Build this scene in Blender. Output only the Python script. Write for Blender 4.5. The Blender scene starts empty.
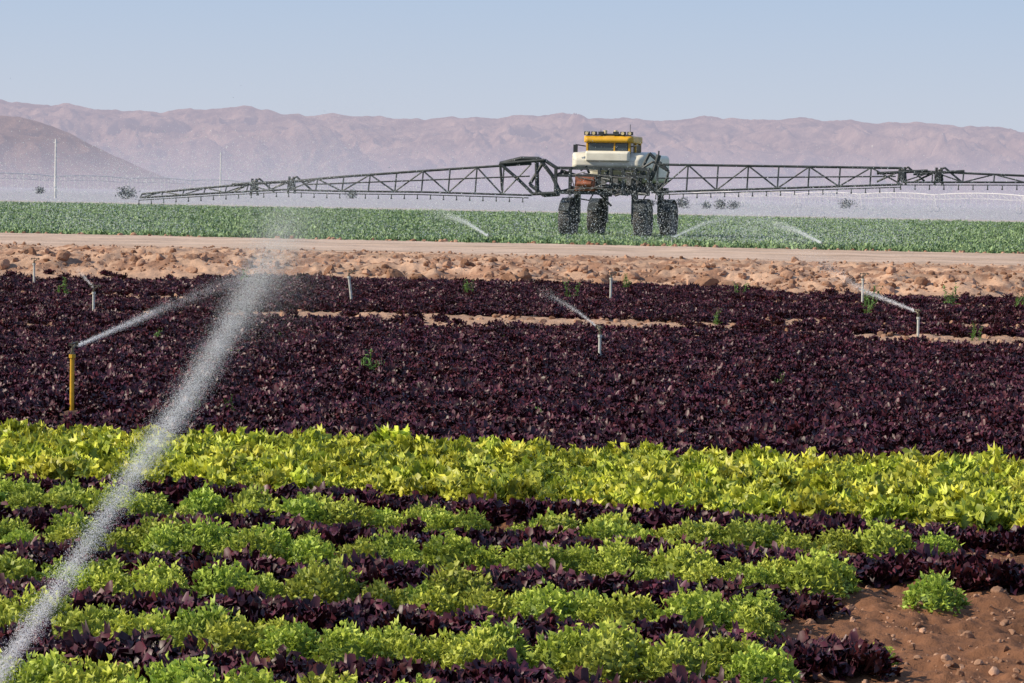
import bpy, math, random
import numpy as np
from mathutils import Matrix, Vector
random.seed(7); rng=np.random.default_rng(7)
scene=bpy.context.scene
scene.view_settings.view_transform='Standard'
scene.view_settings.look='None'
scene.view_settings.exposure=0
# ---------------------------------------------------------------- helpers
def hash2(xi,yi,seed):
    h=(xi.astype(np.int64)*374761393+yi.astype(np.int64)*668265263+seed*1442695041)&0xffffffff
    h=((h^(h>>13))*1274126177)&0xffffffff
    h=h^(h>>16)
    return (h&0xffff)/65535.0
def vnoise(x,y,seed=0):
    x=np.asarray(x,float);y=np.asarray(y,float)
    xi=np.floor(x);yi=np.floor(y);fx=x-xi;fy=y-yi
    fx=fx*fx*(3-2*fx);fy=fy*fy*(3-2*fy)
    a=hash2(xi,yi,seed);b=hash2(xi+1,yi,seed);c=hash2(xi,yi+1,seed);d=hash2(xi+1,yi+1,seed)
    return (a*(1-fx)+b*fx)*(1-fy)+(c*(1-fx)+d*fx)*fy
def fbm(x,y,o=4,seed=0,g=.5):
    s=0;a=1;t=0
    for i in range(o):
        s=s+a*vnoise(x*2**i+i*17.3,y*2**i+i*5.1,seed+i);t+=a;a*=g
    return s/t
def ridged(x,y,o=5,seed=0,g=.5):
    s=0;a=1;t=0
    for i in range(o):
        n=1-np.abs(2*vnoise(x*2**i+i*7.7,y*2**i+i*3.3,seed+i)-1)
        s=s+a*n*n;t+=a;a*=g
    return s/t
def ss(a,b,x):
    t=np.clip((x-a)/(b-a),0,1);return t*t*(3-2*t)
def mesh_np(name,V,F,smooth=False):
    V=np.asarray(V,dtype=np.float32);F=np.asarray(F,dtype=np.int32)
    me=bpy.data.meshes.new(name)
    me.vertices.add(len(V));me.vertices.foreach_set('co',V.ravel())
    me.loops.add(F.size);me.loops.foreach_set('vertex_index',F.ravel())
    me.polygons.add(len(F));me.polygons.foreach_set('loop_start',np.arange(0,F.size,F.shape[1],dtype=np.int32))
    me.update(calc_edges=True);me.validate()
    me.polygons.foreach_set('use_smooth',np.full(len(me.polygons),smooth))
    return me
def add_obj(name,me,mat=None,parent=None):
    o=bpy.data.objects.new(name,me);scene.collection.objects.link(o)
    if mat: me.materials.append(mat)
    if parent: o.parent=parent
    return o
def empty(name,loc=(0,0,0),rotz=0):
    e=bpy.data.objects.new(name,None);scene.collection.objects.link(e)
    e.location=loc;e.rotation_euler=(0,0,rotz);return e
def vcol(me,name,C):
    a=me.attributes.new(name,'FLOAT_COLOR','POINT')
    C4=np.ones((len(me.vertices),4),dtype=np.float32);C4[:,:C.shape[1]]=C
    a.data.foreach_set('color',C4.ravel())
def newmat(name):
    m=bpy.data.materials.new(name);m.use_nodes=True;nt=m.node_tree
    for n in list(nt.nodes): nt.nodes.remove(n)
    out=nt.nodes.new('ShaderNodeOutputMaterial');return m,nt,out
def simple(name,col,rough=.5,metal=0,var=.15,scale=6,bump=0.0):
    m,nt,out=newmat(name);p=nt.nodes.new('ShaderNodeBsdfPrincipled')
    p.inputs['Roughness'].default_value=rough;p.inputs['Metallic'].default_value=metal
    tc=nt.nodes.new('ShaderNodeTexCoord');n=nt.nodes.new('ShaderNodeTexNoise')
    n.inputs['Scale'].default_value=scale;n.inputs['Detail'].default_value=5
    nt.links.new(tc.outputs['Object'],n.inputs['Vector'])
    mr=nt.nodes.new('ShaderNodeMapRange');mr.inputs['From Min'].default_value=.3;mr.inputs['From Max'].default_value=.7
    mr.inputs['To Min'].default_value=1-var*2;mr.inputs['To Max'].default_value=1+var
    nt.links.new(n.outputs[0],mr.inputs[0])
    mx=nt.nodes.new('ShaderNodeVectorMath');mx.operation='SCALE'
    mx.inputs[0].default_value=col;nt.links.new(mr.outputs[0],mx.inputs['Scale'])
    nt.links.new(mx.outputs[0],p.inputs['Base Color'])
    if bump:
        b=nt.nodes.new('ShaderNodeBump');b.inputs['Strength'].default_value=bump;b.inputs['Distance'].default_value=.05
        nt.links.new(n.outputs[0],b.inputs['Height']);nt.links.new(b.outputs[0],p.inputs['Normal'])
    nt.links.new(p.outputs[0],out.inputs[0]);return m
def leafmat(name,dark,light,rough=.45,trans=.3,spec=.5,randamt=.35,hue=0.):
    m,nt,out=newmat(name);L=nt.links
    at=nt.nodes.new('ShaderNodeAttribute');at.attribute_name='tone'
    oi=nt.nodes.new('ShaderNodeObjectInfo')
    mx=nt.nodes.new('ShaderNodeMix');mx.data_type='RGBA'
    mx.inputs[6].default_value=(*dark,1);mx.inputs[7].default_value=(*light,1)
    L.new(at.outputs['Fac'],mx.inputs[0])
    mr=nt.nodes.new('ShaderNodeMapRange');mr.inputs['To Min'].default_value=1-randamt;mr.inputs['To Max'].default_value=1+randamt
    L.new(oi.outputs['Random'],mr.inputs[0])
    sc=nt.nodes.new('ShaderNodeVectorMath');sc.operation='SCALE'
    L.new(mx.outputs[2],sc.inputs[0]);L.new(mr.outputs[0],sc.inputs['Scale'])
    src=sc.outputs[0]
    if hue:
        ml=nt.nodes.new('ShaderNodeMath');ml.operation='MULTIPLY';ml.inputs[1].default_value=37.7;L.new(oi.outputs['Random'],ml.inputs[0])
        fr=nt.nodes.new('ShaderNodeMath');fr.operation='FRACT';L.new(ml.outputs[0],fr.inputs[0])
        m2=nt.nodes.new('ShaderNodeMapRange');m2.inputs['To Min'].default_value=.5-hue;m2.inputs['To Max'].default_value=.5+hue*.6
        L.new(fr.outputs[0],m2.inputs[0])
        hs=nt.nodes.new('ShaderNodeHueSaturation');L.new(m2.outputs[0],hs.inputs['Hue']);L.new(src,hs.inputs['Color']);src=hs.outputs[0]
    p=nt.nodes.new('ShaderNodeBsdfPrincipled');p.inputs['Roughness'].default_value=rough
    p.inputs['Specular IOR Level'].default_value=spec
    L.new(src,p.inputs['Base Color'])
    if trans>0:
        tr=nt.nodes.new('ShaderNodeBsdfTranslucent');L.new(src,tr.inputs[0])
        ms=nt.nodes.new('ShaderNodeMixShader');ms.inputs[0].default_value=trans
        L.new(p.outputs[0],ms.inputs[1]);L.new(tr.outputs[0],ms.inputs[2]);L.new(ms.outputs[0],out.inputs[0])
    else: L.new(p.outputs[0],out.inputs[0])
    return m
# ---------------------------------------------------------------- camera
cam=bpy.data.cameras.new('camera');co=bpy.data.objects.new('camera',cam);scene.collection.objects.link(co)
cam.sensor_width=36;cam.lens=100;cam.clip_start=.1;cam.clip_end=30000
co.matrix_world=Matrix.Translation((0,0,1.6))@Matrix.Rotation(math.radians(90-2.95),4,'X')@Matrix.Rotation(.018,4,'Z')
scene.camera=co
# ---------------------------------------------------------------- light
SUN_EL=math.radians(34);SUN_AZ=math.radians(-98)   # azimuth from +Y, clockwise
sd=Vector((math.sin(SUN_AZ)*math.cos(SUN_EL),math.cos(SUN_AZ)*math.cos(SUN_EL),math.sin(SUN_EL)))
sl=bpy.data.lights.new('sun','SUN');sl.energy=5.0;sl.angle=math.radians(.5);sl.color=(1,.89,.71)
so=bpy.data.objects.new('sun',sl);scene.collection.objects.link(so)
so.rotation_euler=sd.to_track_quat('Z','Y').to_euler()
w=bpy.data.worlds.new('World');scene.world=w;w.use_nodes=True
nt=w.node_tree;bg=nt.nodes['Background'];sky=nt.nodes.new('ShaderNodeTexSky');sky.sky_type='NISHITA'
sky.sun_disc=False;sky.sun_elevation=SUN_EL;sky.sun_rotation=SUN_AZ%(2*math.pi)
sky.air_density=1.0;sky.dust_density=1.0;sky.ozone_density=1.0
# desert haze: pale blue-lavender veil, thickest at the horizon
tc=nt.nodes.new('ShaderNodeTexCoord');sx=nt.nodes.new('ShaderNodeSeparateXYZ');nt.links.new(tc.outputs['Generated'],sx.inputs[0])
cr=nt.nodes.new('ShaderNodeValToRGB');nt.links.new(sx.outputs[2],cr.inputs[0])
e_=cr.color_ramp.elements;e_[0].position=0.0;e_[0].color=(.64,.66,.76,1);e_[1].position=1;e_[1].color=(.17,.27,.48,1)
q=e_.new(.033);q.color=(.565,.635,.775,1);q=e_.new(.08);q.color=(.44,.57,.78,1);q=e_.new(.25);q.color=(.25,.37,.60,1)
sc=nt.nodes.new('ShaderNodeVectorMath');sc.operation='SCALE';sc.inputs['Scale'].default_value=10.;nt.links.new(cr.outputs[0],sc.inputs[0])
mx=nt.nodes.new('ShaderNodeMix');mx.data_type='RGBA';mx.inputs[0].default_value=.88
nt.links.new(sky.outputs[0],mx.inputs[6]);nt.links.new(sc.outputs[0],mx.inputs[7])
nt.links.new(mx.outputs[2],bg.inputs[0]);bg.inputs[1].default_value=.1
# ---------------------------------------------------------------- ground
S=.17
def ground_height(X,Y):
    t=Y+S*X
    z=(fbm(X*2.2,Y*2.2,3,5)-.5)*.06+(fbm(X*11,Y*11,4,9)-.5)*.08
    z=z*(1-ss(30,60,t)*.4)
    berm=ss(50.2,53.0,t+(fbm(X*.5,Y*.5,4,2)-.5)*3.2)*.27*(1-ss(78,82,t))
    rough=ss(49.6,51,t)*(1-ss(58,64,t))
    z=z+berm+rough*(ridged(X*1.1,Y*1.1,5,31,.62)-.42)*.26
    flat=ss(60,64,t)*(1-ss(76,79,t))
    z=z*(1-flat)+flat*(.29+(fbm(X*.6,Y*.15,2,3)-.5)*.05)
    z=np.where(t>82,(fbm(X*.5,Y*.5,2,8)-.5)*.04,z)
    z=np.where(np.abs(t)>200,0,z)
    return z
ud=np.linspace(-.27,.27,560)
uo=np.array([.3,.36,.45,.6,.8,1.1,1.6,2.4])
us=np.concatenate([-uo[::-1],ud,uo])
ts=[-300,-120,-60,-30,-15,-8,-4,0,2,4,5,6,7]
t=7.
while t<125: t*=1.0022 if t<66 else 1.004; ts.append(t)
while t<12000: t*=1.05; ts.append(t)
ts=np.array(ts)
U,T=np.meshgrid(us,ts)
W=np.sqrt(T*T+64)
X=U*W;Y=T-S*X*np.where(np.abs(T)>400,0,1)
Z=ground_height(X,Y)
tt=Y+S*X
C=np.zeros(X.shape+(3,))
def lay(col,m):
    global C
    C=C*(1-m[...,None])+np.array(col)*m[...,None]
C[:]=(.245,.115,.062)
n1=fbm(X*.7,Y*.7,4,77)
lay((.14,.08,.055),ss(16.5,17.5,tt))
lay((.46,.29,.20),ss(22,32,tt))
lay((.58,.37,.25),ss(49.6,50.6,tt+(n1-.5)))
lay((.36,.20,.13),ss(50,51,tt)*(1-ss(58,64,tt))*ss(.47,.60,fbm(X*2.5,Y*2.5,5,12)))
lay((.62,.46,.36),ss(60,64,tt+(n1-.5)*3))
lay((.52,.37,.27),ss(60,64,tt)*ss(.5,.62,fbm(X*.12,tt*.9,3,19))*.7)
lay((.10,.15,.06),ss(78.0,79.3,tt+(n1-.5)*1.5))
lay((.22,.29,.18),ss(110,240,tt)*.8)  # crop ground paled with distance, haze put into its colour
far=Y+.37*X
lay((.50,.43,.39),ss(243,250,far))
lay((.44,.42,.46),ss(275,310,far))  # lavender distance haze painted into the ground colour
lay((.48,.45,.52),ss(400,1500,tt))  # thicker haze tint painted on toward the horizon
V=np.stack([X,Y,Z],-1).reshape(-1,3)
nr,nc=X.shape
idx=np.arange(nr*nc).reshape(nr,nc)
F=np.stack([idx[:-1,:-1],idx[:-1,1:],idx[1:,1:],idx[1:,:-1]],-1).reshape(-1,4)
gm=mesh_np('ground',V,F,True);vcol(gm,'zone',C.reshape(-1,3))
m,nt,out=newmat('soil');L=nt.links
at=nt.nodes.new('ShaderNodeAttribute');at.attribute_name='zone'
geo=nt.nodes.new('ShaderNodeNewGeometry')
n1_=nt.nodes.new('ShaderNodeTexNoise');n1_.inputs['Scale'].default_value=9;n1_.inputs['Detail'].default_value=8;n1_.inputs['Roughness'].default_value=.7
L.new(geo.outputs['Position'],n1_.inputs['Vector'])
n2_=nt.nodes.new('ShaderNodeTexNoise');n2_.inputs['Scale'].default_value=.6;n2_.inputs['Detail'].default_value=6
L.new(geo.outputs['Position'],n2_.inputs['Vector'])
ad=nt.nodes.new('ShaderNodeMath');ad.operation='ADD';L.new(n1_.outputs[0],ad.inputs[0]);L.new(n2_.outputs[0],ad.inputs[1])
mr=nt.nodes.new('ShaderNodeMapRange');mr.inputs['From Min'].default_value=.65;mr.inputs['From Max'].default_value=1.35;mr.inputs['To Min'].default_value=.6;mr.inputs['To Max'].default_value=1.35
L.new(ad.outputs[0],mr.inputs[0])
sc=nt.nodes.new('ShaderNodeVectorMath');sc.operation='SCALE';L.new(at.outputs['Color'],sc.inputs[0]);L.new(mr.outputs[0],sc.inputs['Scale'])
p=nt.nodes.new('ShaderNodeBsdfPrincipled');p.inputs['Roughness'].default_value=.95;p.inputs['Specular IOR Level'].default_value=.15
b=nt.nodes.new('ShaderNodeBump');b.inputs['Strength'].default_value=.8;b.inputs['Distance'].default_value=.04
L.new(n1_.outputs[0],b.inputs['Height']);L.new(b.outputs[0],p.inputs['Normal'])
L.new(sc.outputs[0],p.inputs['Base Color']);L.new(p.outputs[0],out.inputs[0])
SOIL=m
add_obj('ground',gm,SOIL)
def gz(x,y): return ground_height(np.asarray(x,float),np.asarray(y,float))
# ---------------------------------------------------------------- mountains
def mountmat(name,c1,c2,haze,hz,scl,lowz=110,lowadd=.2):
    m,nt,out=newmat(name);L=nt.links
    try: m.cycles.emission_sampling='NONE'
    except Exception as ex: print(ex)
    geo=nt.nodes.new('ShaderNodeNewGeometry');n=nt.nodes.new('ShaderNodeTexNoise');n.inputs['Scale'].default_value=scl;n.inputs['Detail'].default_value=10
    n.inputs['Roughness'].default_value=.7
    L.new(geo.outputs['Position'],n.inputs['Vector'])
    r=nt.nodes.new('ShaderNodeValToRGB');r.color_ramp.elements[0].position=.38;r.color_ramp.elements[1].position=.62
    r.color_ramp.elements[0].color=(*c1,1);r.color_ramp.elements[1].color=(*c2,1)
    L.new(n.outputs[0],r.inputs[0])
    d=nt.nodes.new('ShaderNodeBsdfDiffuse');L.new(r.outputs[0],d.inputs[0])
    bp=nt.nodes.new('ShaderNodeBump');bp.inputs['Strength'].default_value=1;bp.inputs['Distance'].default_value=30
    L.new(n.outputs[0],bp.inputs['Height']);L.new(bp.outputs[0],d.inputs['Normal'])
    e=nt.nodes.new('ShaderNodeEmission');e.inputs[0].default_value=(*haze,1);e.inputs[1].default_value=1  # distance haze put into the rock material as flat emission
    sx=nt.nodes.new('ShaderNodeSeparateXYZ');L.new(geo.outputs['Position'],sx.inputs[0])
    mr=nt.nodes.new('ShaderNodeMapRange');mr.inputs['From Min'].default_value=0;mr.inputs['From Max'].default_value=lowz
    mr.inputs['To Min'].default_value=min(1,hz+lowadd);mr.inputs['To Max'].default_value=hz;L.new(sx.outputs[2],mr.inputs[0])  # more of the haze emission mixed in toward the foot
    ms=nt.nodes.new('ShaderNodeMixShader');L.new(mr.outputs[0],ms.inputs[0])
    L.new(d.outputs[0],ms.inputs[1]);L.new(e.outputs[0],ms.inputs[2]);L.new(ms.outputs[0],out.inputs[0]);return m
def mountain(name,D,depth,px,hp,xr,mat,seed,nx=900,ny=260,rscale=1/420.,gain=1.1):
    xs=np.linspace(xr[0],xr[1],nx);ys=np.linspace(D-depth,D+depth*.5,ny)
    X,Y=np.meshgrid(xs,ys)
    prof=np.interp(X/D*2844+512,px,hp)/2844*D
    v=(Y-D)/depth
    env=np.clip(1-np.abs(np.where(v<0,v,v/.5))**.85,0,1)
    wx=X+(fbm(X/200,Y/200,3,seed+20)-.5)*220+(Y-D)*.25
    rd=ridged(wx*rscale,Y*rscale*.35,6,seed,.6)
    rd2=ridged(wx*rscale*2.7,Y*rscale*.8,5,seed+5,.62)
    crest=.88+.16*fbm(X/130,Y*0,5,seed+2,.6)+.05*(fbm(X/28,Y/60,3,seed+3)-.5)
    m1=np.clip((1-env)*1.3,0,1)
    z=prof*crest*(env+ (rd-.45)*1.15*m1*np.minimum(1,env*4)*np.minimum(1,(1-env)*3) + (rd2-.5)*.32*np.minimum(1,env*4)*np.minimum(1,(1-env)*6))
    z=np.minimum(z,prof*1.0)
    z=z*gain-2
    V=np.stack([X,Y,z],-1).reshape(-1,3);idx=np.arange(nx*ny).reshape(ny,nx)
    F=np.stack([idx[:-1,:-1],idx[:-1,1:],idx[1:,1:],idx[1:,:-1]],-1).reshape(-1,4)
    return add_obj(name,mesh_np(name,V,F,True),mat)
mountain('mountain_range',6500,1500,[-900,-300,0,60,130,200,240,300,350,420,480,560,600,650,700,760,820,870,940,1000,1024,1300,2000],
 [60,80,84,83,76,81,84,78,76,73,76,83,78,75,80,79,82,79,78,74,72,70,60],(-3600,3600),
 mountmat('hazed_mountain_rock',(.20,.12,.10),(.56,.37,.29),(.52,.49,.61),.70,.014,lowadd=.2),3,nx=1700,gain=1.07)
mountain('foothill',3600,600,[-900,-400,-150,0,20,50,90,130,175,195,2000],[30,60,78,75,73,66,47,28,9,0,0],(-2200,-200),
 mountmat('hazed_foothill_rock',(.15,.08,.06),(.44,.27,.20),(.49,.45,.55),.58,.03,60,.34),14,nx=900,rscale=1/240.,gain=1.03)
# ---------------------------------------------------------------- leaf plants
def leaf(Vs,Fs,Ts,base,az,elev,length,width,ruf,curl,nu=4,nv=4,tone=.5,rough=8,blunt=0.,tw0=.5):
    ca,sa=math.cos(az),math.sin(az);side=np.array([-sa,ca,0])
    ph=random.uniform(0,6.28);fr=random.uniform(.7,1.3)*rough
    pos=np.array(base,float);o=len(Vs);ang=elev
    tw=random.uniform(-tw0,tw0)
    for i in range(nv+1):
        s=i/nv
        d=np.array([ca*math.cos(ang),sa*math.cos(ang),math.sin(ang)])
        nrm=np.array([-ca*math.sin(ang),-sa*math.sin(ang),math.cos(ang)])
        sd_=side*math.cos(tw*s)+nrm*math.sin(tw*s)
        wd=width*(.3+.8*s)*max(blunt,math.sqrt(max(0,1-s**5)))+.12*width
        for j in range(nu+1):
            c=2*j/nu-1
            r=ruf*math.sin(fr*s+ph+c*3.3)*(abs(c)**1.0+.25)*(.4+s)
            q=pos+sd_*c*wd+nrm*(r+abs(c)*wd*.3)+d*ruf*.6*math.cos(fr*1.7*s+ph*2+c*5)*abs(c)-d*(c*c)*blunt*width*.5*s
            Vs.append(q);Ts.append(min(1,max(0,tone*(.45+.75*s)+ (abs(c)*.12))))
        pos=pos+d*length/nv;ang-=curl/nv
    for i in range(nv):
        for j in range(nu):
            a=o+i*(nu+1)+j;Fs.append((a,a+1,a+nu+2,a+nu+1))
def plant_coll(name,builder,n,mat,smooth=True):
    col=bpy.data.collections.new(name)
    for k in range(n):
        Vs,Fs,Ts=[],[],[];builder(Vs,Fs,Ts,k)
        me=mesh_np(name+'_plant',np.array(Vs),np.array(Fs),smooth)
        a=me.attributes.new('tone','FLOAT','POINT');a.data.foreach_set('value',np.array(Ts,dtype=np.float32))
        me.materials.append(mat)
        col.objects.link(bpy.data.objects.new('%s_variant_%d'%(name,k),me))
    return col
def core(V,F,T,R,H,f0,t0,t1):
    o=len(V);na=12;ne=5
    for i in range(ne+1):
        e=i/ne*1.5
        for j in range(na):
            a=6.283*j/na;f=f0+random.uniform(-.06,.06)
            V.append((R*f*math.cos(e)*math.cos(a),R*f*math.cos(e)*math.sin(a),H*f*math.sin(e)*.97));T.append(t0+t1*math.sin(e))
    for i in range(ne):
        for j in range(na):
            F.append((o+i*na+j,o+i*na+(j+1)%na,o+(i+1)*na+(j+1)%na,o+(i+1)*na+j))
def b_curly(V,F,T,k):   # frilly dome ~0.23 m
    R=.125;H=.132
    core(V,F,T,R,H,.76,.08,.2)
    for i in range(640):
        az=random.uniform(0,6.283);e=math.asin(random.uniform(-.02,1))
        rr=random.uniform(.74,1.0)
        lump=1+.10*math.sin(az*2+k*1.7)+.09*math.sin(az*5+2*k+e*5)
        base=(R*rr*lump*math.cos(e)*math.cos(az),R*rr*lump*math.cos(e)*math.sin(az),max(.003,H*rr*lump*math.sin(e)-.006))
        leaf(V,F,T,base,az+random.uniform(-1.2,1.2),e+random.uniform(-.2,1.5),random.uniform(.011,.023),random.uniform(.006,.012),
             .005,random.uniform(.5,2.8),2,2,tone=min(1,random.uniform(.35,1)*(.12+.42*math.sin(e)+.35*rr+.25*(lump-.9)/.2)+.06),rough=9,blunt=.85,tw0=1.2)  # leaf tone brighter at the top, darker inside: shading put in the colour
def b_dark(V,F,T,k):
    for i in range(110):
        az=random.uniform(0,6.283);e=random.uniform(.0,1.5)
        r0=random.uniform(0,.075)
        leaf(V,F,T,(r0*math.cos(az),r0*math.sin(az),random.uniform(.0,.05)),az+random.uniform(-.8,.8),e,random.uniform(.030,.072),random.uniform(.009,.017),
             .009,random.uniform(.1,2.2),2,3,tone=random.uniform(.05,1)**1.2,rough=10,blunt=.5)
def b_yellow(V,F,T,k):
    core(V,F,T,.075,.10,.8,.15,.3)
    for i in range(85):
        az=random.uniform(0,6.283);e=math.asin(random.uniform(0,1));rr=random.uniform(.3,.95)
        base=(.085*rr*math.cos(e)*math.cos(az),.085*rr*math.cos(e)*math.sin(az),.09*rr*math.sin(e))
        leaf(V,F,T,base,az+random.uniform(-.7,.7),e*.7+random.uniform(.0,1.0),random.uniform(.03,.065),random.uniform(.015,.028),
             .013,random.uniform(.6,2.8),3,4,tone=random.uniform(.1,1),rough=12,blunt=.7,tw0=.8)
def b_alf(V,F,T,k):
    for i in range(45):
        az=random.uniform(0,6.283);e=random.uniform(.6,1.5);r0=random.uniform(0,.27);a2=random.uniform(0,6.283)
        leaf(V,F,T,(r0*math.cos(a2),r0*math.sin(a2),random.uniform(0,.1)),az,e,random.uniform(.06,.14),random.uniform(.016,.034),
             .012,random.uniform(.2,1.2),1,2,tone=random.uniform(.1,1),rough=6)
def b_weed(V,F,T,k):
    for s in range(3):
        ax,ay=random.uniform(-.03,.03),random.uniform(-.03,.03);h=random.uniform(.16,.28);lx,ly=random.uniform(-.35,.35),random.uniform(-.35,.35)
        leaf(V,F,T,(ax,ay,0),0,1.5,h,.003,0,0,1,3,tone=.3)
        for i in range(10):
            z=h*(i+1)/10
            leaf(V,F,T,(ax+lx*z*.5,ay+ly*z*.5,z),random.uniform(0,6.28),random.uniform(.2,1.2),random.uniform(.03,.07)*(1.2-.6*i/10),random.uniform(.007,.013),.003,.8,2,3,tone=random.uniform(.4,1))
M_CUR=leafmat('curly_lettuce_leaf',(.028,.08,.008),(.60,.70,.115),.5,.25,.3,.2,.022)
M_DRK=leafmat('red_lettuce_leaf',(.012,.003,.006),(.098,.021,.033),.46,.0,.42,.35,.025)
M_YEL=leafmat('yellow_lettuce_leaf',(.06,.12,.008),(.78,.82,.10),.45,.25,.4,.22,.022)
M_ALF=leafmat('hazed_green_crop_leaf',(.10,.16,.075),(.33,.46,.21),.6,.0,.3,.2)  # leaf colours lightened and blued to carry distance haze
M_WEED=leafmat('weed_leaf',(.05,.12,.02),(.22,.38,.09),.5,.2,.4,.2)
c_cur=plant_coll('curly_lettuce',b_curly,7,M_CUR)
c_drk=plant_coll('red_lettuce',b_dark,5,M_DRK)
c_yel=plant_coll('yellow_lettuce',b_yellow,5,M_YEL)
c_alf=plant_coll('green_crop',b_alf,4,M_ALF)
c_weed=plant_coll('weed',b_weed,4,M_WEED)
# clods : angular broken earth
cl=bpy.data.collections.new('clods')
import bmesh
for k in range(7):
    bm=bmesh.new();bmesh.ops.create_icosphere(bm,subdivisions=3,radius=.5)
    planes=[(Vector(rng.normal(0,1,3)).normalized(),random.uniform(.24,.40)) for _ in range(9)]
    ox=random.uniform(0,99)
    for v in bm.verts:
        c_=v.co.copy()
        for nn,dd in planes:
            q=c_.dot(nn)
            if q>dd: c_=c_-nn*(q-dd)*.9
        n=float(fbm(np.array([c_.x*5+ox+c_.z*3.3]),np.array([c_.y*5+c_.z*3.9]),3,k)[0])
        v.co=c_*(.8+.4*n);v.co.z*=.7
    me=bpy.data.meshes.new('clod');bm.to_mesh(me);bm.free()
    cl.objects.link(bpy.data.objects.new('clod_variant_%d'%k,me))
m,nt,out=newmat('clod_earth');L=nt.links
oi=nt.nodes.new('ShaderNodeObjectInfo');r=nt.nodes.new('ShaderNodeValToRGB')
r.color_ramp.elements[0].color=(.20,.105,.065,1);r.color_ramp.elements[1].color=(.52,.32,.22,1);L.new(oi.outputs['Random'],r.inputs[0])
geo=nt.nodes.new('ShaderNodeNewGeometry');n=nt.nodes.new('ShaderNodeTexNoise');n.inputs['Scale'].default_value=25;n.inputs['Detail'].default_value=6;L.new(geo.outputs['Position'],n.inputs['Vector'])
mr=nt.nodes.new('ShaderNodeMapRange');mr.inputs['To Min'].default_value=.5;mr.inputs['To Max'].default_value=1.5;L.new(n.outputs[0],mr.inputs[0])
sc=nt.nodes.new('ShaderNodeVectorMath');sc.operation='SCALE';L.new(r.outputs[0],sc.inputs[0]);L.new(mr.outputs[0],sc.inputs['Scale'])
p=nt.nodes.new('ShaderNodeBsdfDiffuse');L.new(sc.outputs[0],p.inputs[0]);L.new(p.outputs[0],out.inputs[0])
for o in cl.objects: o.data.materials.append(m)

def scatter(name,P,scl,coll,tilt=.15,sz=None):
    P=np.asarray(P,dtype=np.float32);N=len(P)
    me=bpy.data.meshes.new(name);me.vertices.add(N);me.vertices.foreach_set('co',P.ravel());me.update()
    rot=np.stack([rng.normal(0,tilt,N),rng.normal(0,tilt,N),rng.uniform(0,6.283,N)],-1).astype(np.float32)
    a=me.attributes.new('rot','FLOAT_VECTOR','POINT');a.data.foreach_set('vector',rot.ravel())
    s3=np.stack([scl,scl,scl*(sz if sz is not None else 1)],-1).astype(np.float32)
    a=me.attributes.new('scl','FLOAT_VECTOR','POINT');a.data.foreach_set('vector',s3.ravel())
    a=me.attributes.new('pick','INT','POINT');a.data.foreach_set('value',rng.integers(0,len(coll.objects),N).astype(np.int32))
    o=add_obj(name,me)
    ng=bpy.data.node_groups.new(name+'_nodes','GeometryNodeTree')
    ng.interface.new_socket('Geometry',in_out='INPUT',socket_type='NodeSocketGeometry')
    ng.interface.new_socket('Geometry',in_out='OUTPUT',socket_type='NodeSocketGeometry')
    gi=ng.nodes.new('NodeGroupInput');go=ng.nodes.new('NodeGroupOutput')
    ip=ng.nodes.new('GeometryNodeInstanceOnPoints');ci=ng.nodes.new('GeometryNodeCollectionInfo')
    ci.inputs['Collection'].default_value=coll;ci.inputs['Separate Children'].default_value=True;ci.inputs['Reset Children'].default_value=True
    def na(nm,dt):
        n=ng.nodes.new('GeometryNodeInputNamedAttribute');n.data_type=dt;n.inputs['Name'].default_value=nm;return n.outputs['Attribute']
    er=ng.nodes.new('FunctionNodeEulerToRotation')
    ng.links.new(na('rot','FLOAT_VECTOR'),er.inputs[0])
    ng.links.new(gi.outputs[0],ip.inputs['Points']);ng.links.new(ci.outputs[0],ip.inputs['Instance'])
    ip.inputs['Pick Instance'].default_value=True
    ng.links.new(na('pick','INT'),ip.inputs['Instance Index'])
    ng.links.new(er.outputs[0],ip.inputs['Rotation']);ng.links.new(na('scl','FLOAT_VECTOR'),ip.inputs['Scale'])
    ng.links.new(ip.outputs[0],go.inputs[0])
    md=o.modifiers.new('scatter','NODES');md.node_group=ng
    print(name,N)
    return o
def rowpts(Y0,slope,x0,x1,step,jit,lines,miss=.04):
    P=[];
    for off in lines:
        x=x0+random.uniform(0,step)
        while x<x1:
            if random.random()>miss:
                P.append((x+random.gauss(0,jit),Y0+off+slope*x+random.gauss(0,jit)))
            x+=step*random.uniform(.8,1.25)
    return P
# foreground rows : (Y at X=0, right end X)
green=[(13.15,1.30),(11.85,1.40),(10.62,1.02),(9.45,.92),(8.3,.9)]
dark=[(13.85,4.5),(12.5,2.9),(11.22,1.22),(10.02,1.22),(8.85,1.0)]
P=[]
for y0,xe in green: P+=rowpts(y0,-.31,-4.4,xe,.20,.028,(-.12,.12),.07)
P+=[(1.50,12.83),(1.70,12.80),(1.93,12.72),(1.68,11.15),(1.30,9.9)]
P=np.array(P);s=rng.uniform(.78,1.28,len(P));s[-1]=.65;s[-2]=1.05
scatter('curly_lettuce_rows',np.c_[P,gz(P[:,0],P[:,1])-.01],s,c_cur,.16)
P=[]
for y0,xe in dark: P+=rowpts(y0,-.30,-4.6,xe,.09,.03,(-.15,-.02,.13))
P=np.array(P);s=rng.uniform(.85,1.2,len(P))
scatter('red_lettuce_rows',np.c_[P,gz(P[:,0],P[:,1])],s,c_drk,.15)
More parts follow.
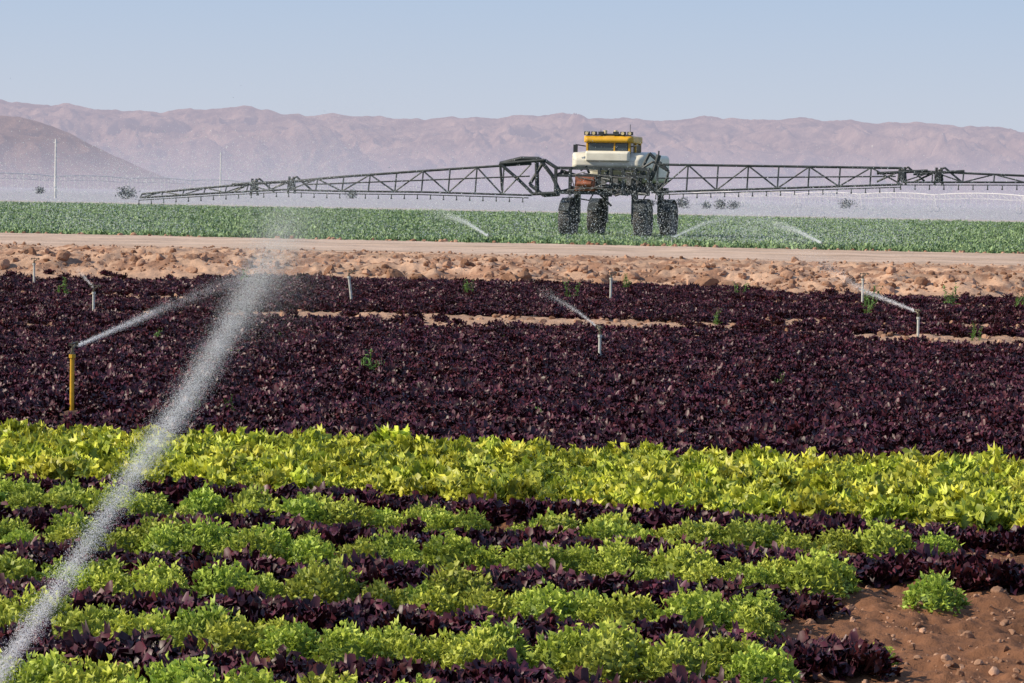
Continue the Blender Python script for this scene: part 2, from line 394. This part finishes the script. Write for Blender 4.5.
# yellow block
P=[]
y=14.4
k=0
while y<17.2:
    P+=rowpts(y,-.27+.09*(y-14.35)/3,-5.2,5.2,.135,.03,(0,))
    k+=1;y+=.16 if k%3 else .30
P=np.array(P);s=rng.uniform(.8,1.3,len(P))*(.85+.35*fbm(P[:,0]*2,P[:,1]*2,2,61))
scatter('yellow_green_lettuce_block',np.c_[P,gz(P[:,0],P[:,1])],s,c_yel,.25)
# purple field
P=[];y=17.35
while y<50.1:
    hw=.235*y+1
    st=.13 if y<28 else .17
    P+=rowpts(y,-.18,-hw,hw,st,.035,(0,))
    y+=(.15 if y<28 else .22)
P=np.array(P);tt=P[:,1]+.18*P[:,0]
gap=fbm(P[:,0]*.14+4,tt*.45,4,41)
thr=np.interp(tt,[17,26,29,34,40,46,50],[.85,.85,.70,.555,.52,.515,.53])-.03*ss(-3,6,P[:,0])
keep=(gap<thr)|(rng.random(len(P))<.05)
keep&=~((np.abs(P[:,0]+3.11*P[:,1]/20.1)<.13)&(P[:,1]>18.6)&(P[:,1]<20.2))
P=P[keep]
s=rng.uniform(.8,1.25,len(P))
scatter('red_lettuce_field',np.c_[P,gz(P[:,0],P[:,1])],s,c_drk,.2)
# green crop beyond the road
P=[]
y=79.3
while y<290:
    hw=.23*y+2;st=.38*(1+max(0,y-110)/90)
    P+=rowpts(y,-.18,-hw,hw,st,.1,(0,))
    y+=.6*(1+max(0,y-100)/50)
P=np.array(P);P=P[P[:,1]+.37*P[:,0]<246]
s=rng.uniform(.85,1.35,len(P))*np.interp(P[:,1],[80,120,300],[1,1.15,2.2])
scatter('green_crop_field',np.c_[P,gz(P[:,0],P[:,1])],s,c_alf,.1,sz=np.interp(P[:,1],[80,120,300],[1,.8,.35]))
# weeds
Wd=[(-1.27,24.6,1.0),(5.05,40.5,1.7),(6.5,42.5,1.6),(-2.4,29.5,.8),(-2.6,27,.6),(-3.6,29,.7),(-.2,30,.75),(.9,43,1.2),(7.8,44,1.1),(3.6,46,1.2),(4.9,39,.9),(-.7,44,1.),(-6.5,41,1.),(.25,20,.65),(2.2,23.5,.5),(5.4,33,.75),(-2.1,19.8,.6),(1.9,48,1.2),(-4.5,47,1.1),(2.6,36,.8)]
Wd=np.array(Wd);rep=np.repeat(Wd,3,0);rep[:,:2]+=rng.normal(0,.06,(len(rep),2));rep[:,2]*=rng.uniform(.6,1.1,len(rep))
scatter('weed_plants',np.c_[rep[:,:2],gz(rep[:,0],rep[:,1])],rep[:,2],c_weed,.3)
# clods
P=[];s=[]
for i in range(4600):
    tq=50.3+abs(random.gauss(0,4.0));x=random.uniform(-16,16)
    P.append((x,tq-S*x));s.append(min(.24,.025+random.expovariate(1/.04)))
for i in range(50):
    tq=50.3+abs(random.gauss(0,1.0));x=random.uniform(-16,16)
    P.append((x,tq-S*x));s.append(random.uniform(.2,.38))
for x,y,q in((-2.1,50.8,.5),(3.4,50.0,.55),(3.75,49.4,.45),(-3.6,51,.42),(.2,50.6,.4)): P.append((x,y));s.append(q)
for i in range(900):
    tq=random.uniform(60,62.5)+random.gauss(0,.5);x=random.uniform(-19,19);P.append((x,tq-S*x));s.append(random.uniform(.03,.10))
for i in range(260):
    tq=random.uniform(77.5,80);x=random.uniform(-22,22);P.append((x,tq-S*x));s.append(random.uniform(.05,.2))
for i in range(3500):
    y=random.uniform(8.5,14);x=random.uniform(-3.5,3.5);P.append((x,y));s.append(.006+random.expovariate(1/.009))
for i in range(1500):
    y=random.uniform(8.5,13.5);x=random.uniform(1.0,3.5);P.append((x,y));s.append(.008+random.expovariate(1/.010))
for i in range(2500):
    y=random.uniform(24,50);x=random.uniform(-.2,.2)*y;P.append((x,y));s.append(random.uniform(.03,.12))
for i in range(60):
    y=random.uniform(14.3,24);x=random.uniform(-.2,.2)*y;P.append((x,y));s.append(random.uniform(.08,.16))
P=np.array(P);s=np.array(s)
scatter('soil_clods',np.c_[P,gz(P[:,0],P[:,1])+s*.05],s,cl,.5)
# ---------------------------------------------------------------- tubes / boxes
class MB:
    def __init__(s): s.V=[];s.F=[]
    def tube(s,a,b,r,n=6,r2=None):
        a=Vector(a);b=Vector(b);d=(b-a)
        if d.length<1e-6: return
        q=d.to_track_quat('Z','Y');o=len(s.V);r2=r if r2 is None else r2
        for c,rr in((a,r),(b,r2)):
            for i in range(n):
                an=6.28318*i/n;s.V.append(tuple(c+q@Vector((rr*math.cos(an),rr*math.sin(an),0))))
        for i in range(n):
            j=(i+1)%n;s.F.append((o+i,o+j,o+n+j,o+n+i))
        s.F.append(tuple(o+i for i in range(n))[::-1]);s.F.append(tuple(o+n+i for i in range(n)))
    def path(s,pts,r,n=8):
        for a,b in zip(pts[:-1],pts[1:]): s.tube(a,b,r,n)
    def box(s,c,d,rot=None,taper=1.):
        o=len(s.V)
        for z in(-.5,.5):
            for x,y in((-.5,-.5),(.5,-.5),(.5,.5),(-.5,.5)):
                k=taper if z>0 else 1
                v=Vector((x*d[0]*k,y*d[1]*k,z*d[2]))
                if rot: v=rot@v
                s.V.append(tuple(Vector(c)+v))
        for f in((3,2,1,0),(4,5,6,7),(0,1,5,4),(1,2,6,5),(2,3,7,6),(3,0,4,7)): s.F.append(tuple(o+i for i in f))
    def lathe(s,prof,c,axis='X',n=36):
        o=len(s.V);m=len(prof)
        for i in range(n):
            a=6.28318*i/n
            for (u,r) in prof:
                if axis=='X': p=(c[0]+u,c[1]+r*math.cos(a),c[2]+r*math.sin(a))
                else: p=(c[0]+r*math.cos(a),c[1]+r*math.sin(a),c[2]+u)
                s.V.append(p)
        for i in range(n):
            j=(i+1)%n
            for k in range(m-1): s.F.append((o+i*m+k,o+i*m+k+1,o+j*m+k+1,o+j*m+k))
    def obj(s,name,mat,parent=None,bevel=0,smooth=False):
        me=bpy.data.meshes.new(name);me.from_pydata(s.V,[],s.F);me.update()
        if smooth:
            for p_ in me.polygons: p_.use_smooth=True
        o=add_obj(name,me,mat,parent)
        if bevel:
            b_=o.modifiers.new('bevel','BEVEL');b_.width=bevel;b_.segments=3;b_.limit_method='ANGLE'
        return o
M_BLK=simple('black_frame_paint',(.045,.052,.055),.5,0,.3,3)
M_STEEL=simple('dark_green_steel',(.065,.074,.074),.45,.2,.3,4)
M_WHITE=simple('cream_body_paint',(.84,.79,.66),.35,0,.08,2)
M_YELP=simple('yellow_cab_paint',(.78,.42,.03),.35,0,.1,3)
M_GLASS=simple('cab_glass',(.06,.08,.09),.08,0,.1,2)
M_RUB=simple('tyre_rubber',(.08,.074,.072),.85,0,.3,9,.3)
M_RIM=simple('wheel_rim_dust',(.18,.17,.16),.6,.2,.2,5)
M_RED=simple('red_brown_box_paint',(.34,.11,.055),.6,0,.2,5)
M_LAMP=simple('lamp_lens',(.75,.62,.35),.2,0,.1,5)
M_GALV=simple('hazy_galvanised_steel',(.68,.65,.65),.7,0,.05,5)
M_PVC=simple('white_riser_pipe',(.62,.62,.56),.5,0,.15,30)
M_YPIPE=simple('yellow_riser_pipe',(.72,.40,.02),.45,0,.12,30)
M_BRASS=simple('brass_sprinkler_head',(.22,.19,.13),.4,.6,.3,40)
M_POLE=simple('utility_pole_paint',(.72,.70,.66),.7,0,.1,2)
# ---------------------------------------------------------------- sprayer
SP=empty('agricultural_sprayer',(3.95,107,0),math.radians(-16))
def wheel(x,y,nm):
    m_=MB();R=.70;w_=.24
    m_.lathe([(-w_*.7,.38),(-w_,.45),(-w_,.61),(-w_*.8,.67),(0,.685),(w_*.8,.67),(w_,.61),(w_,.45),(w_*.7,.38)],(x,y,R),'X',40)
    for i in range(22):
        for sgn in(-1,1):
            a=6.28318*(i+(.5 if sgn>0 else 0))/22
            rot=Matrix.Rotation(a,3,'X')@Matrix.Rotation(sgn*.5,3,'Z')
            c_=Matrix.Rotation(a,3,'X')@Vector((sgn*w_*.46,0,.68))
            m_.box((x+c_.x,y+c_.y,R+c_.z),(w_*.85,.06,.05),rot)
    m_.obj(nm+'_tyre',M_RUB,SP)
    r_=MB();r_.lathe([(-.14,0.0),(-.14,.14),(-.06,.18),(-.06,.34),(-.18,.39),(.18,.39),(.06,.34),(.06,.18),(.14,.14),(.14,0)],(x,y,R),'X',30)
    r_.obj(nm+'_rim',M_RIM,SP,smooth=False)
WX=1.42;WB=2.1
for nm,x,y in(('front_left',-WX,-WB),('front_right',WX,-WB),('rear_left',-WX,WB),('rear_right',WX,WB)): wheel(x,y,nm)
m_=MB()
for sx_ in(-1,1):
    for sy in(-1,1):
        x=sx_*WX;y=sy*WB
        m_.box((x-sx_*.36,y,1.25),(.15,.24,1.2));m_.box((x-sx_*.22,y,.70),(.42,.2,.2))
        m_.tube((x-sx_*.30,y-.2,.95),(x-sx_*.30,y-.2,1.95),.05);m_.tube((x-sx_*.30,y+.2,.95),(x-sx_*.30,y+.2,1.95),.05)
        m_.box((x-sx_*.36,y,1.86),(.6,.36,.22))
        for k in range(5):
            a=-.9+k*.45;m_.box((x,y+.82*math.sin(a),.70+.82*math.cos(a)),(.40,.40,.03),Matrix.Rotation(-a,3,'X'))
    m_.box((sx_*.55,0,1.95),(.16,5.6,.24));
for y in(-2.1,-.7,.9,2.1): m_.box((0,y,1.97),(2.3,.16,.18))
m_.obj('chassis_and_legs',M_BLK,SP,.015)
def loftbox(name,secs,mat,bev=.06):
    V=[];F=[]
    for(x0,x1,y,z0,z1) in secs: V+=[(x0,y,z0),(x1,y,z0),(x1,y,z1),(x0,y,z1)]
    for i in range(len(secs)-1):
        o=i*4
        for k in range(4): F.append((o+k,o+(k+1)%4,o+4+(k+1)%4,o+4+k))
    F.append((3,2,1,0));o=len(secs)*4-4;F.append((o,o+1,o+2,o+3))
    me=bpy.data.meshes.new(name);me.from_pydata(V,[],F);me.update()
    ob=add_obj(name,me,mat,SP);b_=ob.modifiers.new('b','BEVEL');b_.width=bev;b_.segments=4;b_.limit_method='ANGLE'
    for p_ in me.polygons:p_.use_smooth=False
    return ob
loftbox('cream_front_body',[(-1.25,1.2,-2.0,2.70,3.0),(-1.42,1.42,-1.7,2.62,3.22),(-1.45,1.45,-.3,2.6,3.28),(-1.35,1.35,.2,2.65,3.25)],M_WHITE,.09)
loftbox('solution_tank',[(-1.3,1.3,.35,2.2,3.1),(-1.4,1.4,.6,2.15,3.2),(-1.4,1.4,2.2,2.15,3.2),(-1.2,1.2,2.5,2.25,3.0)],M_WHITE,.15)
loftbox('engine_cowl',[(-.8,.8,2.55,2.1,2.95),(-.8,.8,3.5,2.1,2.75)],M_BLK,.08)
loftbox('cab_glass',[(-.74,.74,-1.95,3.05,3.60),(-.82,.82,-1.7,3.05,3.64),(-.82,.82,-.35,3.05,3.64)],M_GLASS,.04)
loftbox('cab_roof',[(-.80,.80,-2.1,3.60,3.74),(-.94,.94,-1.9,3.58,3.84),(-.94,.94,-.4,3.58,3.84),(-.8,.8,-.2,3.6,3.76)],M_YELP,.06)
loftbox('cab_lower_front',[(-.80,.80,-2.12,2.9,3.22),(-.86,.86,-1.96,2.9,3.30)],M_WHITE,.05)
m_=MB()
for x,y in((-.80,-1.90),(.80,-1.90),(-.84,-.4),(.84,-.4),(-.84,-1.1),(.84,-1.1)): m_.tube((x,y,3.2),(x,y,3.62),.05)
m_.tube((0.25,-1.97,3.25),(0.25,-1.97,3.62),.03)
m_.obj('cab_pillars',M_YELP,SP)
m_=MB()
for sx_ in(-1,1):
    m_.tube((sx_*.86,-1.9,3.45),(sx_*1.2,-2.1,3.5),.025);m_.box((sx_*1.2,-2.1,3.36),(.16,.06,.28))
m_.obj('cab_mirrors',M_BLK,SP,.01)
m_=MB()
for x in(-.82,-.55,-.28,.28,.55,.82): m_.box((x,-1.9,3.93),(.2,.12,.13));
m_.tube((-.85,-1.85,3.87),(.85,-1.85,3.87),.025)
m_.box((0,-1.2,3.88),(.7,.8,.1));m_.tube((.5,-.6,3.8),(.5,-.6,4.3),.012);m_.tube((-.6,-.7,3.8),(-.6,-.7,4.1),.012)
m_.obj('roof_light_bar',M_BLK,SP,.01)
m_=MB()
for x in(-.82,-.55,.55,.82): m_.tube((x,-1.96,3.93),(x,-1.985,3.93),.06,12)
for x in(-.3,.1): m_.tube((x,-1.2,3.93),(x,-1.2,4.06),.07,10)
m_.obj('work_lamps',M_LAMP,SP)
m_=MB();m_.box((-.62,-2.65,2.05),(.74,.5,.52));m_.tube((-.9,-2.92,2.05),(-.34,-2.92,2.05),.1,12)
m_.obj('front_red_tank',M_RED,SP,.05)
m_=MB()
for z in(1.72,2.35,2.62): m_.box((0,-2.75,z),(3.6,.12,.11))
for x in(-1.75,-1.2,-.1,.35,.8,1.25,1.75): m_.box((x,-2.78,2.15),(.1,.12,1.0))
for x in(-1.55,1.55):
    m_.tube((x,-2.7,2.5),(x*.8,-.9,2.3),.07);m_.tube((x,-2.7,1.75),(x*.8,-.9,1.95),.07)
for i in range(34):
    a=(random.uniform(-1.5,1.9),random.uniform(-2.95,-1.6),random.uniform(1.65,2.6))
    b_=(a[0]+random.uniform(-.6,.6),a[1]+random.uniform(-.3,.3),a[2]+random.uniform(-.45,.45))
    m_.tube(a,b_,random.uniform(.015,.05),6)
for i in range(12):
    m_.box((random.uniform(-1.1,1.6),random.uniform(-2.6,-1.2),random.uniform(1.75,2.5)),(random.uniform(.2,.5),random.uniform(.2,.5),random.uniform(.15,.4)))
for x in(-1.0,1.0):
    m_.path([(x,-2.6,1.9),(x+.15,-2.6,1.5),(x+.5,-2.6,1.45),(x+.7,-2.6,1.8)],.025)
m_.obj('front_boom_frame',M_BLK,SP)
m_=MB();
for i in range(10):
    m_.tube((random.uniform(-1.4,1.6),-2.95,random.uniform(1.8,2.5)),(random.uniform(-1.4,1.6),-2.9,random.uniform(1.8,2.5)),.02)
for x in(.1,.55,1.05): m_.box((x,-2.9,2.15),(.18,.12,.24))
m_.obj('hoses_and_valves',M_RIM,SP)
m_=MB()
m_.path([(1.35,-2.6,1.7),(1.5,-2.7,2.7),(1.75,-2.7,3.2),(2.05,-2.7,2.95),(2.45,-2.75,2.6)],.06)
m_.path([(1.55,-2.6,1.75),(1.9,-2.7,2.45),(2.1,-2.7,3.15)],.09);m_.tube((2.05,-2.7,2.2),(2.1,-2.7,3.3),.03)
m_.path([(1.3,-2.7,2.55),(1.9,-2.75,2.9),(2.5,-2.75,2.55),(2.35,-2.75,2.1),(1.7,-2.7,2.0)],.045)
m_.path([(-1.6,-2.75,1.75),(-1.9,-2.75,2.35),(-2.4,-2.75,2.95),(-3.1,-2.75,2.95),(-3.9,-2.75,2.75)],.075)
m_.path([(-1.7,-2.75,2.6),(-2.2,-2.75,2.9),(-2.75,-2.75,2.0),(-2.2,-2.75,1.6),(-1.6,-2.75,1.65)],.065)
m_.path([(-2.2,-2.8,2.9),(-3.9,-2.8,2.75),(-3.2,-2.8,2.2),(-2.6,-2.8,1.65),(-1.7,-2.8,1.7)],.06)
m_.path([(-2.5,-2.75,2.9),(-2.45,-2.75,1.6)],.08);m_.path([(-3.9,-2.75,2.75),(-3.8,-2.75,1.75)],.05)
m_.obj('boom_lift_arms',M_BLK,SP)
def boom(name,xs,zu,zl,bays,rt):
    m_=MB();y0=-2.75
    def U(x): return float(np.interp(x,xs,zu))
    def Lo(x): return float(np.interp(x,xs,zl))
    pts=np.linspace(xs[0],xs[-1],bays+1)
    for i,(a,b) in enumerate(zip(pts[:-1],pts[1:])):
        m_.tube((a,y0,U(a)),(b,y0,U(b)),rt)
        for dy in(-.2,.2): m_.tube((a,y0+dy,Lo(a)),(b,y0+dy,Lo(b)),rt*.8)
        m_.tube((a,y0,U(a)),(a,y0-.2,Lo(a)),rt*.6);m_.tube((a,y0-.2,Lo(a)),(a,y0+.2,Lo(a)),rt*.5)
        if i%2: m_.tube((a,y0,U(a)),(b,y0-.2,Lo(b)),rt*.6)
        else: m_.tube((a,y0-.2,Lo(a)),(b,y0,U(b)),rt*.6)
        m_.tube((a,y0-.3,Lo(a)-.1),(b,y0-.3,Lo(b)-.1),rt*.45)
    x=pts[0]
    while x<pts[-1]:
        m_.tube((x,y0-.3,Lo(x)-.08),(x,y0-.3,Lo(x)-.24),.018);m_.box((x,y0-.3,Lo(x)-.25),(.05,.05,.05));x+=.51
    return m_.obj(name,M_STEEL,SP)
boom('left_inner_boom',[-12.1,-10.4,-7.05,-2.7],[1.96,2.14,2.42,2.76],[1.64,1.62,1.65,1.6],9,.05)
boom('left_outer_boom',[-18.2,-15,-12.1],[1.38,1.72,1.96],[1.24,1.48,1.66],7,.045)
boom('right_inner_boom',[2.1,7,11],[2.80,2.80,2.80],[1.80,2.03,2.22],8,.05)
boom('right_outer_boom',[11,15,18.6],[2.72,2.60,2.52],[2.30,2.36,2.38],7,.045)
m_=MB()
for x,z in((-12.1,1.8),(-13.6,1.7),(11,2.5),(12.3,2.5)):
    for dx in(-.14,.14):
        m_.tube((x+dx,-2.75,z-.3),(x+dx*.6,-2.75,z+.34),.05)
    m_.box((x,-2.8,z),(.2,.16,.3));m_.tube((x-.9,-2.75,z+.1),(x+.9,-2.75,z+.22),.06);m_.tube((x-.9,-2.75,z-.2),(x+.2,-2.75,z+.34),.04);m_.tube((x+.2,-2.75,z+.34),(x+.8,-2.75,z-.15),.04)
for a,b,z0,z1 in((-11.4,-2.7,1.85,2.3),(2.1,10.8,2.3,2.5)): m_.tube((a,-2.95,z0),(b,-2.95,z1),.03)
m_.obj('boom_fold_hinges',M_BLK,SP)
# ---------------------------------------------------------------- sprinklers and jets
def watermat():
    m,nt,out=newmat('water_droplets');L=nt.links
    d=nt.nodes.new('ShaderNodeBsdfDiffuse');d.inputs[0].default_value=(.9,.92,.95,1)
    t_=nt.nodes.new('ShaderNodeBsdfTranslucent');t_.inputs[0].default_value=(.9,.92,.95,1)
    ms=nt.nodes.new('ShaderNodeMixShader');ms.inputs[0].default_value=.5
    L.new(d.outputs[0],ms.inputs[1]);L.new(t_.outputs[0],ms.inputs[2]);L.new(ms.outputs[0],out.inputs[0]);return m
M_WAT=watermat()
def jet(name,pts,radii,dens,n,size,parent,stretch=2.,sag=.25):
    pts=np.array(pts,float);K=len(pts)
    q=np.linspace(0,1,K)
    cdf_x=np.linspace(0,1,400);dn=np.interp(cdf_x,q,dens);cdf=np.cumsum(dn);cdf/=cdf[-1]
    s=np.interp(rng.random(n),cdf,cdf_x)
    def at(s): return np.stack([np.interp(s,q,pts[:,k]) for k in range(3)],-1)
    c=(at(np.clip(s-.03,0,1))+at(s)+at(np.clip(s+.03,0,1)))/3
    tg=at(np.clip(s+.02,0,1))-at(np.clip(s-.02,0,1));tg/=np.linalg.norm(tg,axis=1)[:,None]
    r=np.interp(s,q,radii)
    off=rng.normal(0,1,(n,3));off-=tg*np.sum(off*tg,1)[:,None]
    off*=r[:,None]*.5
    puls=vnoise(s*60,s*0,3)
    c=c+off*(.7+.6*puls[:,None]);c[:,2]-=np.abs(rng.normal(0,1,n))*r*sag
    a=rng.normal(0,1,(n,3));a/=np.linalg.norm(a,axis=1)[:,None]
    sz=size*rng.uniform(.5,1.3,n)[:,None]
    V=np.empty((n,3,3));V[:,0]=c+tg*sz*stretch;V[:,1]=c+a*sz*.6-tg*sz*.4;V[:,2]=c-a*sz*.6-tg*sz*.4
    V=V.reshape(-1,3);V-=np.array(parent.location) if parent else 0
    F=np.arange(n*3).reshape(-1,3)
    return add_obj(name,mesh_np(name,V,F),M_WAT,parent)
def mist(name,c,sg,n,size):
    P=rng.normal(0,1,(n,3))*np.array(sg)+np.array(c);P[:,2]=np.abs(P[:,2]-.05)+.05
    d=fbm(P[:,0]*.25,P[:,2]*1.2+P[:,1]*.2,3,55);P=P[d+rng.normal(0,.08,n)>.42];n=len(P)
    a=rng.normal(0,1,(n,3,3))*size*rng.uniform(.4,1.2,(n,1,1))
    return add_obj(name,mesh_np(name,(P[:,None,:]+a).reshape(-1,3),np.arange(n*3).reshape(-1,3)),M_WAT)
def sprinkler(x,y,top,mat,r=.013,lean=0.,az=0.):
    g=float(gz([x],[y])[0])
    e=empty('irrigation_sprinkler',(x,y,0))
    m_=MB();m_.tube((-lean,0,g-.05),(0,0,top-.05),r,10);m_.tube((0,0,top-.07),(0,0,top-.045),r*1.5,8)
    m_.obj('riser_pipe',mat,e,smooth=False)
    m_=MB();m_.tube((0,0,top-.045),(0,0,top),.012,8)
    d=Vector((math.cos(az),math.sin(az),0))
    m_.tube((0,0,top-.01),d*.05+Vector((0,0,top+.02)),.009,8);m_.tube(-d*.035+Vector((0,0,top+.03)),d*.07+Vector((0,0,top+.035)),.006,6)
    m_.tube((0,0,top),(0,0,top+.05),.005,6);m_.box(d*.075+Vector((0,0,top+.03)),(.02,.02,.03));m_.box(-d*.04+Vector((0,0,top+.028)),(.02,.02,.022))
    m_.tube((0,0,top-.05),(0,0,top-.03),.018,6)
    m_.obj('impact_head',M_BRASS,e);return e
e=sprinkler(-1.285,6.9,.33,M_YPIPE,az=1.57)
jet('water_jet',[(-1.285,6.95,.35),(-1.303,8.2,.438),(-1.308,10,.627),(-1.307,11.2,.73),(-1.316,12.6,.89),(-1.314,14,1.06),(-1.327,15.6,1.247),(-1.346,17.4,1.484)],
    [.030,.038,.050,.062,.075,.095,.13,.20],[.45,.6,.8,.9,1.0,1.15,1.2,.9],170000,.0023,e,2.6,.1)
jet('drifting_mist',[(-1.32,14.0,1.06),(-1.33,15.6,1.24),(-1.34,17.2,1.45),(-1.32,18.2,1.68),(-1.28,19,1.9),(-1.15,20,2.2),(-1.0,21,2.57),(-.85,22.5,3.1)],[.2,.32,.44,.50,.52,.5,.5,.6],[1.0,1.6,1.9,1.3,.75,.42,.28,.1],190000,.0020,e,1.2)
e=sprinkler(-3.11,20.1,.462,M_YPIPE,.016,az=1.3)
jet('water_jet',[(-3.09,20.15,.475),(-2.95,21.6,.56),(-2.85,23,.632),(-2.49,26,.823),(-2.19,28,.9)],[.014,.025,.045,.10,.35],[1,1,1.1,1.1,.8],26000,.0033,e)
e=sprinkler(.835,27,.334,M_PVC,.014,az=2);jet('water_jet',[(.83,27,.35),(.65,28.5,.45),(.454,30,.525),(.3,31.2,.57)],[.012,.02,.035,.09],[1,1,.6,.4],5000,.0040,e)
e=sprinkler(4.57,32,.355,M_PVC,.014,az=2);jet('water_jet',[(4.56,32,.37),(4.31,35,.51),(4.2,39,.8),(4.15,44,1.06)],[.015,.04,.12,.3],[1,1,.8,.6],13000,.0055,e)
sprinkler(-2.31,40,.46,M_PVC,.018,-.06)
e=sprinkler(-5.16,35,.36,M_PVC,.016);jet('water_jet',[(-5.17,35,.375),(-5.5,36.5,.45),(-5.84,38,.53)],[.012,.025,.05],[1,1,.5],2500,.005,e)
sprinkler(1.48,43,.42,M_PVC,.018);sprinkler(5.41,44,.45,M_PVC,.018);sprinkler(-7.75,46,.40,M_PVC,.018)
for (x,y,x2,y2,z2) in((-.76,86,-2.28,90,1.02),(5.0,90,7.36,96,1.06),(9.1,84,7.98,88,.91)):
    e=sprinkler(x,y,.32,M_PVC,.024)
    jet('water_jet',[(x,y,.34),((x+x2)/2,(y+y2)/2,.34+(z2-.34)*.62),(x2,y2,z2),(x2+(x2-x)*.5,y2+3,z2+.05)],[.03,.08,.2,.6],[1,.9,.6,.4],9000,.010,e)
mist('sprinkler_mist',(-9,93,1.1),(6,5,1.0),110000,.012)
mist('sprinkler_mist',(9.5,95,.9),(5,4,.85),100000,.012)
mist('sprinkler_mist',(-25,230,1.8),(22,20,1.6),80000,.024)
mist('sprinkler_mist',(28,250,1.6),(20,20,1.5),90000,.024)
# ---------------------------------------------------------------- centre pivots, poles, bushes
def pivot(name,a,b,n,h):
    a=Vector(a);b=Vector(b);m_=MB();d=(b-a).normalized();pr=Vector((-d.y,d.x,0))
    for i in range(n):
        p0=a+(b-a)*i/n;p1=a+(b-a)*(i+1)/n
        def P_(s,off=0,dz=0): return p0+(p1-p0)*s+Vector((0,0,h+.35*4*s*(1-s)+dz))+pr*off
        K=8
        for k in range(K):
            s0=k/K;s1=(k+1)/K
            m_.tube(P_(s0),P_(s1),.09,5)
            sm=(s0+s1)/2
            for o_ in(-.7,.7):
                m_.tube(P_(s0),P_(sm,o_,-.9),.025,4);m_.tube(P_(sm,o_,-.9),P_(s1),.025,4)
                m_.tube(P_(sm,o_,-.9),P_(min(1,sm+1/K),o_,-.9 if k<K-1 else 0),.025,4)
            for s_ in(s0,sm): m_.tube(P_(s_),P_(s_,0,-h*.75),.03,4)
        for o_ in(-1.6,1.6):
            m_.tube(p0+Vector((0,0,h)),p0+d*o_*.9+Vector((0,0,.5)),.05,5)
            for k in range(12):
                an=6.283*k/12;an2=6.283*(k+1)/12;c_=p0+d*o_+Vector((0,0,.5))
                m_.tube(c_+pr*.5*math.cos(an)+Vector((0,0,.5*math.sin(an))),c_+pr*.5*math.cos(an2)+Vector((0,0,.5*math.sin(an2))),.05,5)
    return m_.obj(name,M_GALV)
pivot('center_pivot_irrigator',(-95,410,0),(-30,900,0),10,3.4)
pivot('center_pivot_irrigator',(95,360,0),(28,760,0),9,2.9)
for x,y,h in((-64.5,400,8.3),(-62,600,9.5)):
    e=empty('utility_pole',(x,y,0));m_=MB();m_.tube((0,0,0),(0,0,h),.18,8,.13);m_.tube((-.4,0,h-.5),(.4,0,h-.5),.05);m_.obj('post',M_POLE,e)
def b_bush(V,F,T,k):
    for i in range(260):
        v=rng.normal(0,1,3);v/=np.linalg.norm(v);r=random.uniform(.3,1)*(1+.35*math.sin(v[0]*5+k*2)+.2*math.sin(v[1]*7))
        leaf(V,F,T,(v[0]*r*1.9,v[1]*r,max(.05,.7+v[2]*r*.85)),random.uniform(0,6.28),random.uniform(-.5,1.4),.35,.12,.05,.6,2,2,tone=random.uniform(.1,1))
M_BUSH=leafmat('distant_tree_leaf',(.14,.15,.17),(.21,.23,.24),.8,.0,.1,.15)
c_b=plant_coll('distant_tree',b_bush,3,M_BUSH)
B=[(-54.5,400,1.1,),(29,430,.7),(31.5,434,1.0),(33.5,434,.8),(26,440,1.),(23,480,.8),(12,600,1.2),(70,600,1.3),(-100,600,1.0),(-40,700,1.5)]
B=np.array(B);scatter('distant_trees',np.c_[B[:,:2],np.zeros(len(B))],B[:,2],c_b,.05)
print('built')
